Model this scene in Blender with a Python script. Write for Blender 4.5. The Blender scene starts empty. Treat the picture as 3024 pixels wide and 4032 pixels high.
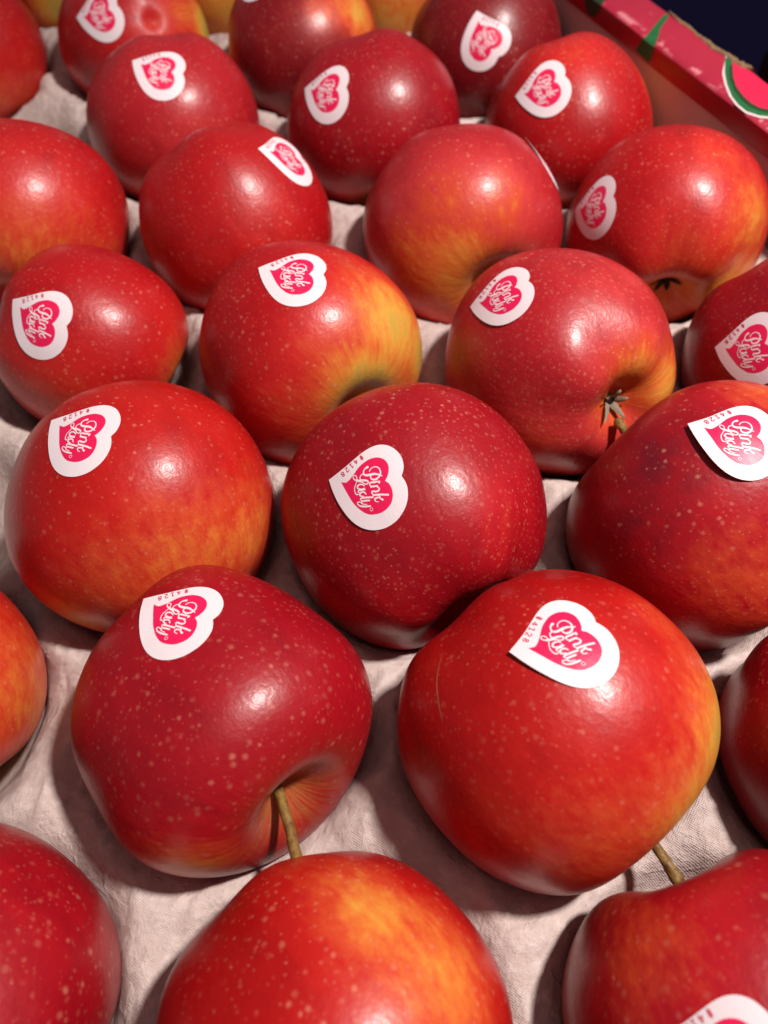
import bpy, bmesh, math, random
import numpy as np
from mathutils import Vector, Matrix
from mathutils.bvhtree import BVHTree

S = bpy.context.scene
COLL = S.collection

# ------------------------------------------------------------------ camera
CAM_LOC = Vector((.01184, .01192, .2212))
CAM_R = Vector((.99852678, .04869023, -.02394869))
CAM_U = Vector((-.02914121, .85351281, .52025636))
CAM_F = Vector((-.04577191, .51879201, -.85367428))
cd = bpy.data.cameras.new('camera'); cam = bpy.data.objects.new('camera', cd); COLL.objects.link(cam)
m = Matrix((CAM_R, CAM_U, -CAM_F)).transposed().to_4x4(); m.translation = CAM_LOC
cam.matrix_world = m
cd.sensor_fit = 'VERTICAL'; cd.sensor_height = 36; cd.lens = 27.03
cd.clip_start = .005; cd.clip_end = 20
cd.dof.use_dof = True; cd.dof.focus_distance = .190; cd.dof.aperture_fstop = 12
S.camera = cam

# ------------------------------------------------------------------ world, lamp, exposure
w = bpy.data.worlds.new('World'); S.world = w; w.use_nodes = True
bg = w.node_tree.nodes['Background']; bg.inputs['Color'].default_value = (1, .90, .90, 1); bg.inputs['Strength'].default_value = .135
ld = bpy.data.lights.new('shop_lamp', 'SPOT'); lamp = bpy.data.objects.new('shop_lamp', ld); COLL.objects.link(lamp)
lamp.location = (.31, .19, .70)
ld.energy = 32; ld.color = (1, .93, .885); ld.shadow_soft_size = .033
ld.spot_size = math.radians(60); ld.spot_blend = .7
aim = Vector((.03, .13, .02)) - Vector(lamp.location)
lamp.rotation_euler = aim.to_track_quat('-Z', 'Y').to_euler()
vs = S.view_settings; vs.view_transform = 'Standard'; vs.look = 'None'; vs.exposure = 0; vs.gamma = 1; vs.use_curve_mapping = False
S.render.engine = 'CYCLES'
S.cycles.use_denoising = True
S.cycles.max_bounces = 6

# ------------------------------------------------------------------ node helpers
class NT:
    def __init__(s, name):
        s.m = bpy.data.materials.new(name); s.m.use_nodes = True
        s.t = s.m.node_tree; s.n = s.t.nodes; s.b = s.n['Principled BSDF']
    def new(s, typ, **kw):
        n = s.n.new('ShaderNode' + typ)
        for k, v in kw.items(): setattr(n, k, v)
        return n
    def put(s, sock, v):
        if isinstance(v, bpy.types.NodeSocket): s.t.links.new(v, sock)
        else: sock.default_value = v
    def math(s, op, a, b=0., c=0., clamp=False):
        n = s.new('Math', operation=op, use_clamp=clamp)
        for i, v in enumerate((a, b, c)): s.put(n.inputs[i], v)
        return n.outputs[0]
    def mix(s, f, a, b, blend='MIX'):
        n = s.new('Mix', data_type='RGBA', blend_type=blend)
        s.put(n.inputs[0], f); s.put(n.inputs[6], a); s.put(n.inputs[7], b)
        return n.outputs[2]
    def noise(s, vec, scale, detail=3., rough=.5, out=0):
        n = s.new('TexNoise'); s.put(n.inputs['Vector'], vec); s.put(n.inputs['Scale'], scale)
        n.inputs['Detail'].default_value = detail; n.inputs['Roughness'].default_value = rough
        return n.outputs[out]
    def ramp(s, f, stops):
        n = s.new('ValToRGB'); e = n.color_ramp.elements
        while len(e) < len(stops): e.new(.5)
        for el, (p, c) in zip(e, stops): el.position = p; el.color = (*c, 1) if len(c) == 3 else c
        s.put(n.inputs[0], f); return n.outputs[0]
    def step(s, v, a, b, inv=False):
        n = s.new('MapRange', interpolation_type='SMOOTHSTEP')
        s.put(n.inputs[0], v); s.put(n.inputs[1], a); s.put(n.inputs[2], b)
        n.inputs[3].default_value, n.inputs[4].default_value = (1, 0) if inv else (0, 1)
        return n.outputs[0]
    def attr(s, name): return s.new('Attribute', attribute_name=name).outputs['Fac']
    def obj(s): return s.new('TexCoord').outputs['Object']
    def bump(s, h, dist, strength=1., prev=None):
        n = s.new('Bump'); s.put(n.inputs['Height'], h); n.inputs['Distance'].default_value = dist
        n.inputs['Strength'].default_value = strength
        if prev: s.t.links.new(prev, n.inputs['Normal'])
        return n.outputs[0]
    def out(s, **kw):
        for k, v in kw.items(): s.put(s.b.inputs[k.replace('_', ' ')], v)
        return s.m

def c4(c): return (*c, 1)

TONES = dict(crimson=((.29, .0025, .0085), (.42, .006, .012)), scarlet=((.365, .0025, .003), (.48, .010, .007)),
             red=((.39, .004, .007), (.53, .016, .013)), rose=((.38, .009, .015), (.52, .032, .032)),
             shaded_red=((.19, .004, .008), (.29, .012, .011)))  # last tone: back-row red darkened, the dim zone's shade put into the skin

def skin_material(i, tone, spacing, size):
    t = NT('apple_skin'); lo, hi = TONES[tone]
    rnd = random.Random(i * 7 + 3)
    off = t.new('VectorMath', operation='ADD'); t.put(off.inputs[0], t.obj()); off.inputs[1].default_value = (rnd.random(), rnd.random(), rnd.random())
    P = off.outputs[0]
    # meridian coordinates for the fine streaks that run from stem to calyx
    sep = t.new('SeparateXYZ'); t.put(sep.inputs[0], t.obj())
    r = t.math('SQRT', t.math('ADD', t.math('ADD', t.math('MULTIPLY', sep.outputs[0], sep.outputs[0]), t.math('MULTIPLY', sep.outputs[1], sep.outputs[1])), 1e-7))
    cmb = t.new('CombineXYZ')
    t.put(cmb.inputs[0], t.math('DIVIDE', sep.outputs[0], r)); t.put(cmb.inputs[1], t.math('DIVIDE', sep.outputs[1], r))
    t.put(cmb.inputs[2], t.math('MULTIPLY', sep.outputs[2], 17.))
    st = t.new('VectorMath', operation='ADD'); t.put(st.inputs[0], cmb.outputs[0]); st.inputs[1].default_value = (i * 3.1, i * 1.7, 0)
    streak = t.noise(st.outputs[0], 12., 6., .66)
    broad = t.noise(st.outputs[0], 2.6, 3., .55)
    mott = t.noise(P, 170., 4., .6)
    big = t.noise(P, 38., 2., .5)
    blush = t.attr('blush'); dark = t.attr('dark')
    act = t.math('MULTIPLY', t.step(blush, .04, .45), 1.)
    v = t.math('ADD', blush, t.math('MULTIPLY', t.math('SUBTRACT', streak, .5), t.math('ADD', .15, t.math('MULTIPLY', act, .50))))
    v = t.math('ADD', v, t.math('MULTIPLY', t.math('SUBTRACT', mott, .5), t.math('ADD', .07, t.math('MULTIPLY', act, .22))))
    v = t.math('ADD', v, t.math('MULTIPLY', t.math('SUBTRACT', big, .5), .22))
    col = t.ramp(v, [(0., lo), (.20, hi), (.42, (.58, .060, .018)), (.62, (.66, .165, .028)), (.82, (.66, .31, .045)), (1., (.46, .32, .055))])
    # deeper red washes
    wash = t.math('MULTIPLY', t.step(broad, .48, .72), t.math('SUBTRACT', 1., act))
    col = t.mix(t.math('MULTIPLY', wash, .55), col, c4((lo[0] * .72, lo[1] * .6, lo[2] * .8)))
    # bruises
    dk = t.math('MULTIPLY', dark, t.step(t.noise(P, 120., 4., .65), .34, .62))
    col = t.mix(dk, col, c4((.085, .006, .016)))
    # lenticels: soft pale dots, two sizes
    wob = t.new('TexNoise'); t.put(wob.inputs['Vector'], P); wob.inputs['Scale'].default_value = 1500; wob.inputs['Detail'].default_value = 1
    wv = t.new('VectorMath', operation='MULTIPLY_ADD'); t.put(wv.inputs[0], wob.outputs['Color']); wv.inputs[1].default_value = (.0005,) * 3; t.put(wv.inputs[2], P)
    def dots(scale, rad, seedoff):
        vo = t.new('TexVoronoi', feature='F1', distance='EUCLIDEAN'); t.put(vo.inputs['Vector'], wv.outputs[0]); vo.inputs['Scale'].default_value = scale
        sc = t.new('SeparateColor'); t.put(sc.inputs[0], vo.outputs['Color'])
        rr = t.math('MULTIPLY', rad * scale, t.math('ADD', .55, t.math('MULTIPLY', sc.outputs[0], .75)))
        d = t.math('DIVIDE', vo.outputs['Distance'], rr)
        return t.math('MULTIPLY', t.step(d, .05, 1.1, True), t.math('ADD', .45, t.math('MULTIPLY', sc.outputs[1], .55)))
    rad = size / 1000.
    cell = (2 * rad * (spacing / 1000.) ** 2) ** (1 / 3.)
    dA = dots(1. / cell, rad, 0)
    dB = dots(1.75 / cell, rad * .52, 1)
    fine_end = t.step(sep.outputs[2], -.016, .016, True)
    dd = t.math('MAXIMUM', t.math('MULTIPLY', dA, t.math('SUBTRACT', 1., t.math('MULTIPLY', fine_end, .35))), t.math('MULTIPLY', dB, t.math('ADD', .50, t.math('MULTIPLY', fine_end, .45))))
    dd = t.math('MULTIPLY', dd, t.math('ADD', .27, t.math('MULTIPLY', t.step(big, .35, .65), .26)))
    col = t.mix(t.math('MULTIPLY', dd, .70 if size > .75 else 1.), col, c4((.72, .31, .20)))
    # russet in the stem hollow
    rus = t.math('MULTIPLY', t.attr('hollow'), t.step(t.noise(st.outputs[0], 11., 5., .7), .28, .62))
    col = t.mix(t.math('MULTIPLY', rus, .85), col, c4((.31, .175, .045)))
    # waxy, faintly pebbled skin
    peb = t.noise(P, 900., 2., .55)
    peb2 = t.noise(P, 260., 3., .6)
    nrm = t.bump(peb, .00010, .55)
    nrm = t.bump(peb2, .00030, .55, nrm)
    nrm = t.bump(t.noise(st.outputs[0], 14., 3., .6), .00018, .5, nrm)
    rough = t.math('ADD', .36, t.math('MULTIPLY', t.noise(P, 60., 4., .6), .12))
    return t.out(Base_Color=col, Roughness=rough, Normal=nrm, Specular_IOR_Level=.30,
                 Coat_Weight=t.math('MULTIPLY', t.math('SUBTRACT', 1., t.attr('pole')), t.math('ADD', .10, t.math('MULTIPLY', t.noise(P, 75., 5., .65), .46))), Coat_Roughness=.24, Coat_IOR=1.4, Coat_Normal=t.bump(peb, .00008, .6, t.bump(t.noise(P, 330., 4., .65), .00018, .65)))

def simple(name, col, rough=.6, spec=.4, var=.0, scale=200., bump=0., bscale=800.):
    t = NT(name); P = t.obj(); c = c4(col)
    if var:
        f = t.noise(P, scale, 4., .6)
        c = t.mix(f, c4([x * (1 - var) for x in col]), c4([min(1, x * (1 + var)) for x in col]))
    kw = {}
    if bump: kw['Normal'] = t.bump(t.noise(P, bscale, 3., .6), bump)
    return t.out(Base_Color=c, Roughness=rough, Specular_IOR_Level=spec, **kw)

M_PAPER = simple('sticker_paper', (.80, .685, .715), .42, .4, .03, 300., .00004, 1500.)
M_PINK = simple('sticker_pink', (.74, .010, .085), .38, .4, .10, 500., .00003, 1800.)
M_WHITE = simple('sticker_white_ink', (.84, .70, .73), .42, .4)
M_CODE = simple('sticker_code_ink', (.56, .012, .055), .5, .3)
M_SEPAL = simple('dry_sepal', (.27, .21, .15), .8, .2, .5, 600., .0002, 1500.)
M_DARKSEPAL = simple('dark_calyx', (.030, .016, .010), .9, .1, .5, 600., .0003, 1200.)
M_SCAR = simple('dry_scratch', (.36, .13, .075), .7, .2, .4, 900.)
M_NAVY = simple('navy_floor', (.030, .025, .125), .85, .1, .1, 20.)
M_KNOB = simple('dark_brown', (.014, .008, .005), .6, .2, .3, 60.)
M_KRAFT = simple('kraft_board', (.23, .14, .075), .9, .15, .35, 700., .0004, 1500.)
M_WALL = simple('grey_board', (.62, .43, .39), .85, .2, .06, 90., .0001, 900.)

def stem_material():
    t = NT('apple_stem_bark'); P = t.obj()
    f = t.noise(P, 420., 4., .65)
    c = t.ramp(f, [(.25, (.07, .030, .009)), (.5, (.20, .105, .022)), (.75, (.34, .21, .055))])
    return t.out(Base_Color=c, Roughness=.5, Normal=t.bump(f, .0004, .7))
M_STEM = stem_material()

def tray_material():
    t = NT('moulded_pulp'); P = t.obj()
    big = t.noise(P, 42., 4., .55); fine = t.noise(P, 900., 3., .7); fib = t.noise(P, 320., 4., .65)
    c = t.mix(big, c4((.51, .385, .35)), c4((.63, .50, .455)))
    c = t.mix(t.step(fib, .35, .75), c, c4((.68, .56, .52)))
    c = t.mix(t.math('MULTIPLY', t.step(fine, .58, .75), .16), c, c4((.40, .30, .30)))
    vo = t.new('TexVoronoi'); t.put(vo.inputs['Vector'], P); vo.inputs['Scale'].default_value = 95
    sc = t.new('SeparateColor'); t.put(sc.inputs[0], vo.outputs['Color'])
    fleck = t.math('MULTIPLY', t.step(vo.outputs['Distance'], .018, .032, True), t.math('GREATER_THAN', sc.outputs[0], .55))
    c = t.mix(fleck, c, c4((.05, .03, .03)))
    wx = t.new('TexWave', wave_type='BANDS', bands_direction='X'); wy = t.new('TexWave', wave_type='BANDS', bands_direction='Y')
    rot = t.new('VectorRotate', rotation_type='Z_AXIS'); t.put(rot.inputs['Vector'], P); rot.inputs['Angle'].default_value = .55
    for q in (wx, wy):
        t.put(q.inputs['Vector'], rot.outputs[0]); q.inputs['Scale'].default_value = 700; q.inputs['Distortion'].default_value = 2.2
        q.inputs['Detail'].default_value = 2; q.inputs['Detail Scale'].default_value = 1.
    wv = t.math('MULTIPLY', t.math('MULTIPLY', wx.outputs[1], wy.outputs[1]), t.step(t.noise(P, 60., 2.), .30, .55))
    cr = t.new('TexVoronoi', feature='DISTANCE_TO_EDGE'); t.put(cr.inputs['Scale'], 105.)
    cw = t.new('VectorMath', operation='MULTIPLY_ADD'); cn = t.new('TexNoise'); t.put(cn.inputs['Vector'], P); cn.inputs['Scale'].default_value = 70; cn.inputs['Detail'].default_value = 3
    t.put(cw.inputs[0], cn.outputs['Color']); cw.inputs[1].default_value = (.016,) * 3; t.put(cw.inputs[2], P); t.put(cr.inputs['Vector'], cw.outputs[0])
    crease = t.math('MULTIPLY', t.step(cr.outputs['Distance'], 0., .13, True), t.step(t.noise(P, 48., 2.), .47, .60))
    n = t.bump(crease, .0003, .5)
    n = t.bump(t.noise(P, 150., 4., .6), .0012, .45, n)
    n = t.bump(fib, .0012, .55, n)
    n = t.bump(wv, .00017, .7, n)
    n = t.bump(fine, .00028, .7, n)
    return t.out(Base_Color=c, Roughness=.85, Normal=n, Specular_IOR_Level=.25)
M_TRAY = tray_material()

def board_material(name, col, chip, lo, hi, axis):
    """printed card; the print is worn to pale chips along the fold (a band of the local axis)"""
    t = NT(name); P = t.obj()
    sep = t.new('SeparateXYZ'); t.put(sep.inputs[0], P)
    f = t.noise(P, 120., 5., .65); g = t.noise(P, 34., 3., .5)
    c = t.mix(g, c4([x * .88 for x in col]), c4([x * 1.12 for x in col]))
    c = t.mix(t.math('MULTIPLY', t.step(f, .58, .74), .25), c, c4((.60, .20, .24)))
    band = t.math('MULTIPLY', t.step(sep.outputs[axis], lo, (lo + hi) / 2), t.step(sep.outputs[axis], (lo + hi) / 2, hi, True))
    ch = t.math('MULTIPLY', band, t.step(t.noise(P, 105., 5., .7), .52, .575))
    c = t.mix(t.math('MULTIPLY', ch, .75), c, c4(chip))
    return t.out(Base_Color=c, Roughness=.45, Normal=t.bump(f, .0004, .6), Specular_IOR_Level=.45)
M_RIMTOP = board_material('printed_rim_card_lit', (.37, .014, .040), (.72, .26, .30), -.0003, .0055, 1)  # red print, made pinker: the lit top's sheen is put into the colour
M_FLAP = board_material('printed_flap_card_shaded', (.36, .0045, .012), (.62, .10, .12), .0550, .0570, 2)  # red print, made deeper: the inner face's shade is put into the colour
M_GREEN = simple('print_green', (.012, .115, .032), .5, .4, .35, 120., .0002, 400.)
M_DKGREEN = simple('print_dark_green', (.014, .040, .014), .5, .4, .2, 120.)
M_DISC = simple('print_pink', (.66, .013, .065), .42, .4, .08, 60., .0002, 400.)
M_LINE = simple('print_white', (.78, .62, .62), .5, .4)

# ------------------------------------------------------------------ object helpers
def empty(name, loc=(0, 0, 0), rot=None):
    o = bpy.data.objects.new(name, None); COLL.objects.link(o); o.location = loc; o.empty_display_size = .01
    if rot is not None: o.rotation_euler = rot
    return o
def tag(o, label=None, cat=None, group=None, kind=None):
    for k, v in (('label', label), ('category', cat), ('group', group), ('kind', kind)):
        if v: o[k] = v
    return o
def mesh(name, verts, faces, mat, parent=None, smooth=True, recalc=False):
    me = bpy.data.meshes.new(name); me.from_pydata([tuple(float(x) for x in v) for v in verts], [], [tuple(int(i) for i in f) for f in faces]); me.materials.append(mat)
    if recalc:
        bm = bmesh.new(); bm.from_mesh(me); bmesh.ops.recalc_face_normals(bm, faces=bm.faces); bm.to_mesh(me); bm.free()
    if smooth: me.polygons.foreach_set('use_smooth', [True] * len(me.polygons))
    me.update()
    o = bpy.data.objects.new(name, me); COLL.objects.link(o)
    if parent: o.parent = parent
    return o
def tube(pts, radii, n=14, cap=True):
    V, F = [], []
    pts = [Vector(p) for p in pts]; ref = None
    for i, p in enumerate(pts):
        d = (pts[min(i + 1, len(pts) - 1)] - pts[max(i - 1, 0)]).normalized()
        if ref is None: ref = d.orthogonal().normalized()
        ref = (ref - d * ref.dot(d)).normalized(); b = d.cross(ref)
        for k in range(n):
            a = 2 * math.pi * k / n; rr = radii[i] * (1 + .07 * math.sin(3 * a + i))
            V.append(p + (ref * math.cos(a) + b * math.sin(a)) * rr)
    for i in range(len(pts) - 1):
        for k in range(n):
            F.append((i * n + k, i * n + (k + 1) % n, (i + 1) * n + (k + 1) % n, (i + 1) * n + k))
    if cap: F += [tuple(range(n - 1, -1, -1)), tuple(range((len(pts) - 1) * n, len(pts) * n))]
    return V, F
def spline(pts, n):
    """Catmull-Rom through rows of numbers"""
    P = np.array(pts, float); P = np.vstack([2 * P[0] - P[1], P, 2 * P[-1] - P[-2]]); out = []
    for i in range(1, len(P) - 2):
        for u in np.linspace(0, 1, n, endpoint=False):
            a, b, c, d = P[i - 1:i + 3]
            out.append(.5 * (2 * b + (c - a) * u + (2 * a - 5 * b + 4 * c - d) * u * u + (3 * b - a - 3 * c + d) * u ** 3))
    out.append(P[-2]); return np.array(out)

# ------------------------------------------------------------------ the apples' table: centre, radius, axis to the stem end, skin
# <TABLE>
APPLES = [
dict(label='dark crimson apple with a thin brown stem rising from its front hollow', c=(-0.03462,0.06522,0.03144), R=0.03302, ax=(0.6947,-0.6877,0.2107), H=0.950, sq=0.72, seed=11, tone='crimson', specks=(3.36, 0.79),
     blush=[((-0.054,-0.977,0.204),0.33,0.62), ((-0.872,-0.486,-0.056),0.30,0.15), ((0.967,-0.048,0.249),0.35,0.12)], dents=[((-0.404,0.796,0.45),0.50,-0.140), ((0.895,0.441,0.068),0.50,-0.070), ((-0.895,-0.251,0.368),0.45,-0.050), ((-0.493,-0.869,0.041),0.40,-0.060), ((-0.281,-0.098,0.955),0.30,0.017), ((-0.042,-0.745,-0.666),0.37,-0.014), ((-0.325,0.859,-0.395),0.39,-0.015), ((-0.069,0.734,0.676),0.39,-0.002), ((0.951,0.297,0.087),0.44,0.012), ((-0.071,0.96,-0.271),0.47,0.001)],
     sticker=((-0.05357,0.08538,0.05565),(-0.03193,0.07834,0.06161),[(185, 2, 1.6)]),
     stem=(-0.01117,0.02971,0.04217)),
dict(label='large scarlet apple with a thin scratch left of its sticker and a yellow right flank', c=(0.04504,0.06715,0.03492), R=0.03745, ax=(0.6898,-0.7155,-0.1106), H=0.950, sq=0.84, seed=12, tone='scarlet', specks=(3.77, 0.77),
     blush=[((0.89,-0.12,0.44),0.42,0.78), ((0.688,-0.588,0.425),0.45,0.66), ((0.002,-0.81,0.587),0.50,0.33), ((0.548,0.454,0.702),0.25,0.30), ((0.314,-0.065,0.947),0.40,0.18)], dents=[((-0.234,-0.948,-0.214),0.40,0.030), ((-0.05,-0.984,0.173),0.39,0.013), ((0.85,-0.256,-0.461),0.49,0.007), ((0.719,0.692,-0.067),0.50,0.017), ((-0.061,-0.732,0.678),0.44,-0.013), ((-0.413,-0.553,0.724),0.42,-0.017), ((0.34,0.861,-0.379),0.48,0.002)],
     sticker=((0.03171,0.07066,0.06993),(0.04878,0.07735,0.07122),[(200, 2, 1.6)]),
     stem=(0.0728,0.03354,0.0283),
     scratch=[(0.01812,0.07461,0.05906),(0.01721,0.07118,0.05954),(0.01675,0.06717,0.0599),(0.01697,0.064,0.06023),(0.0175,0.061,0.06031),(0.0182,0.05837,0.06031)]),
dict(label='bright red apple fading to orange below, just behind the crimson one with a long stem', c=(-0.06578,0.12263,0.03465), R=0.03716, ax=(-0.4988,0.708,0.5), H=0.950, sq=0.95, seed=13, tone='scarlet', specks=(3.61, 0.64),
     blush=[((0.619,-0.633,0.465),0.55,0.46), ((0.949,-0.25,0.193),0.40,0.48), ((-0.328,-0.945,0.009),0.30,0.80), ((0.116,-0.849,0.516),0.50,0.32), ((0.45,0.283,0.847),0.50,0.15)], dents=[((-0.492,0.52,0.699),0.50,-0.130), ((0.317,-0.82,0.477),0.43,0.007), ((-0.22,-0.883,-0.415),0.44,0.017), ((-0.516,-0.525,0.677),0.49,-0.008), ((-0.089,0.888,-0.451),0.32,0.012), ((-0.885,0.396,-0.244),0.42,0.008), ((-0.765,0.522,0.378),0.39,-0.000)],
     sticker=((-0.08231,0.12893,0.06813),(-0.06312,0.12152,0.07195),[(190, 3, 0.9)])),
dict(label='deep red apple in the centre with a flat heart sticker and many pale specks', c=(0.01067,0.12409,0.034), R=0.03640, ax=(-0.4747,0.8779,0.0633), H=0.950, sq=0.86, seed=14, tone='crimson', specks=(2.79, 0.64),
     blush=[((0.574,-0.437,0.692),0.40,0.20), ((0.037,-0.98,0.195),0.35,0.20)], dents=[((-0.008,-0.74,0.672),0.44,0.005), ((-0.734,0.563,0.38),0.46,-0.005), ((-0.369,0.608,0.703),0.33,-0.006), ((0.882,0.257,0.396),0.37,-0.017), ((0.553,-0.413,0.724),0.31,-0.006), ((-0.77,-0.027,0.637),0.51,0.006)],
     sticker=((-0.01054,0.11725,0.06241),(0.00722,0.11466,0.06875),[(230, 3, 0.9)])),
dict(label='dark red apple with purple bruises and a lifting sticker at the right photo edge', c=(0.09104,0.12636,0.03514), R=0.03770, ax=(-0.6713,0.7185,0.1821), H=0.900, sq=0.88, seed=15, tone='crimson', specks=(3.61, 0.64),
     blush=[((0.155,0.444,0.883),0.30,0.45), ((-0.027,-0.841,0.541),0.50,0.35), ((-0.573,-0.099,0.814),0.22,-0.60), ((-0.651,-0.463,0.601),0.20,-0.55), ((-0.193,0.047,0.98),0.15,-0.40), ((-0.458,-0.233,0.858),0.35,-0.30)], dents=[((-0.283,0.958,-0.036),0.41,-0.005), ((0.644,-0.267,0.717),0.36,0.002), ((0.763,-0.495,0.415),0.43,-0.009), ((-0.632,0.706,-0.319),0.42,-0.014), ((0.341,-0.312,0.887),0.37,0.004), ((0.832,0.244,0.498),0.47,0.017)],
     sticker=((0.07654,0.13022,0.07074),(0.09438,0.12538,0.07345),[(225, 0, 2.1)]),
     stem=(0.0697,0.15662,0.03924)),
dict(label='squat red apple with a sticker near its left end, cut by the left photo edge', c=(-0.10065,0.19019,0.03052), R=0.03155, ax=(0.8613,-0.141,-0.4882), H=0.960, sq=0.86, seed=16, tone='red', specks=(3.28, 0.64),
     blush=[((0.967,-0.239,-0.089),0.40,0.60), ((0.066,-0.991,0.114),0.50,0.30), ((-0.232,-0.82,0.524),0.40,0.20)], dents=[((-0.575,0.792,0.204),0.37,-0.007), ((-0.041,-0.483,0.875),0.42,0.007), ((0.006,-0.415,-0.91),0.36,-0.017), ((-0.783,-0.314,-0.537),0.37,-0.017), ((0.519,0.074,0.851),0.31,0.004), ((0.722,0.359,-0.591),0.44,-0.017)],
     sticker=((-0.11278,0.18171,0.05947),(-0.09333,0.17263,0.05669),[(220, 3, 0.9)])),
dict(label='half red and half yellow apple with a green-yellow hollow behind the deep red centre apple', c=(-0.02508,0.18589,0.03328), R=0.03552, ax=(0.5793,-0.8148,0.0207), H=0.950, sq=0.88, seed=17, tone='red', specks=(2.95, 0.64),
     blush=[((0.776,-0.157,0.611),0.45,0.80), ((0.603,-0.728,0.327),0.40,1.00), ((0.994,-0.037,0.099),0.35,0.90), ((0.41,0.272,0.871),0.30,0.25), ((-0.078,-0.957,0.281),0.40,0.30), ((0.171,-0.628,0.759),0.25,0.30)], dents=[((-0.383,0.469,0.796),0.40,-0.050), ((-0.264,0.878,0.398),0.42,0.000), ((-0.983,0.117,0.141),0.41,-0.017), ((-0.977,0.046,0.206),0.50,-0.017), ((0.786,0.325,-0.526),0.40,0.017), ((-0.426,-0.828,-0.363),0.48,-0.002), ((0.439,-0.567,0.698),0.32,-0.001)],
     sticker=((-0.03691,0.18729,0.06724),(-0.01807,0.18466,0.06774),[(200, 3, 0.6)])),
dict(label='rosy apple showing dried sepals in its open calyx hollow', c=(0.05559,0.18254,0.0334), R=0.03568, ax=(-0.4547,0.8169,-0.3548), H=0.950, sq=0.92, seed=18, tone='rose', specks=(2.62, 0.7),
     blush=[((0.503,-0.592,0.629),0.30,0.60), ((0.865,-0.42,0.276),0.35,0.75), ((-0.372,-0.928,0.004),0.40,0.30), ((-0.689,-0.709,0.15),0.40,0.15), ((0.294,0.152,0.944),0.30,0.20)], dents=[((-0.683,0.477,0.554),0.45,-0.050), ((-0.133,0.988,0.08),0.32,-0.008), ((-0.99,0.07,0.122),0.48,-0.002), ((0.744,-0.337,0.577),0.39,-0.008), ((0.3,-0.943,0.144),0.32,-0.000), ((0.584,0.575,0.573),0.30,0.003), ((-0.16,0.799,-0.579),0.50,0.010)],
     sticker=((0.02525,0.18626,0.05425),(0.04173,0.18498,0.06623),[(240, 3, 0.8)]), calyx='open'),
dict(label='dark red apple cut by the right photo edge, below the one with a black hollow', c=(0.13283,0.18931,0.03337), R=0.03564, ax=(0.3378,-0.8428,-0.4191), H=0.950, sq=0.88, seed=19, tone='crimson', specks=(2.95, 0.61),
     blush=[((-0.552,-0.822,0.14),0.40,0.10)], dents=[((0.827,0.25,-0.503),0.34,-0.004), ((0.107,0.834,0.541),0.52,-0.000), ((0.68,0.726,0.1),0.48,-0.017), ((-0.823,0.555,0.123),0.51,0.005), ((0.663,-0.693,0.284),0.31,0.003), ((-0.611,-0.063,0.789),0.46,0.012)],
     sticker=((0.10126,0.18113,0.04524),(0.11229,0.17413,0.05631),[(220, 4, 0.4)])),
dict(label='plain red apple without a sticker, orange at its base, at the left photo edge', c=(-0.13888,0.24788,0.03415), R=0.03658, ax=(-0.0956,0.9094,0.4047), H=0.930, sq=0.88, seed=20, tone='red', specks=(2.95, 0.64),
     blush=[((0.399,-0.87,0.289),0.55,0.50), ((0.751,-0.508,0.422),0.40,0.25), ((0.907,-0.409,-0.095),0.40,0.30)], dents=[((-0.693,0.655,0.3),0.46,0.016), ((0.619,0.774,-0.135),0.31,-0.012), ((-0.413,0.531,-0.74),0.50,0.016), ((0.221,0.942,0.252),0.33,-0.002), ((0.32,-0.934,0.156),0.42,-0.001), ((0.292,-0.944,-0.15),0.32,0.017)]),
dict(label='red apple with a sticker high on its right shoulder, behind the half yellow apple', c=(-0.05965,0.25041,0.03269), R=0.03476, ax=(0.4954,-0.5489,-0.6733), H=0.970, sq=0.92, seed=21, tone='red', specks=(2.95, 0.61),
     blush=[((0.515,-0.824,-0.235),0.45,0.35), ((-0.259,-0.959,0.118),0.40,0.20), ((0.436,-0.662,0.609),0.30,0.18)], dents=[((-0.931,-0.127,0.342),0.42,-0.004), ((0.193,-0.337,0.921),0.30,-0.009), ((-0.846,-0.105,0.523),0.48,-0.014), ((-0.039,-0.795,0.605),0.39,0.004), ((0.247,-0.894,0.375),0.36,-0.010), ((-0.851,-0.515,-0.103),0.49,-0.013)],
     sticker=((-0.04833,0.24711,0.06557),(-0.03254,0.26075,0.05175),[(20, 4, 0.6)])),
dict(label='orange-streaked apple whose sticker is seen edge-on at its right rim', c=(0.02429,0.24958,0.03356), R=0.03587, ax=(0.3817,-0.9234,-0.0411), H=0.940, sq=0.88, seed=22, tone='rose', specks=(2.95, 0.64),
     blush=[((-0.046,-0.978,0.203),0.50,0.62), ((-0.485,-0.827,0.284),0.40,0.45), ((-0.609,-0.323,-0.725),0.40,0.42), ((0.339,-0.565,0.752),0.35,0.38), ((-0.244,-0.594,0.767),0.40,0.34), ((0.311,-0.884,-0.35),0.50,0.40)], dents=[((0.633,-0.773,0.044),0.42,-0.012), ((-0.52,-0.506,0.688),0.39,0.003), ((-0.58,0.748,-0.323),0.53,-0.012), ((-0.979,0.152,0.136),0.38,-0.003), ((0.718,-0.577,-0.389),0.29,0.017), ((-0.036,0.864,0.503),0.35,-0.010)],
     sticker=((0.0409,0.26217,0.06163),(0.05703,0.26192,0.04144),[(180, 2, 1.2)])),
dict(label='red and orange apple with a black calyx hollow, near the cardboard wall', c=(0.09882,0.25148,0.03209), R=0.03395, ax=(0.0532,0.975,0.2156), H=0.940, sq=0.88, seed=23, tone='red', specks=(2.95, 0.64),
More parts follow.
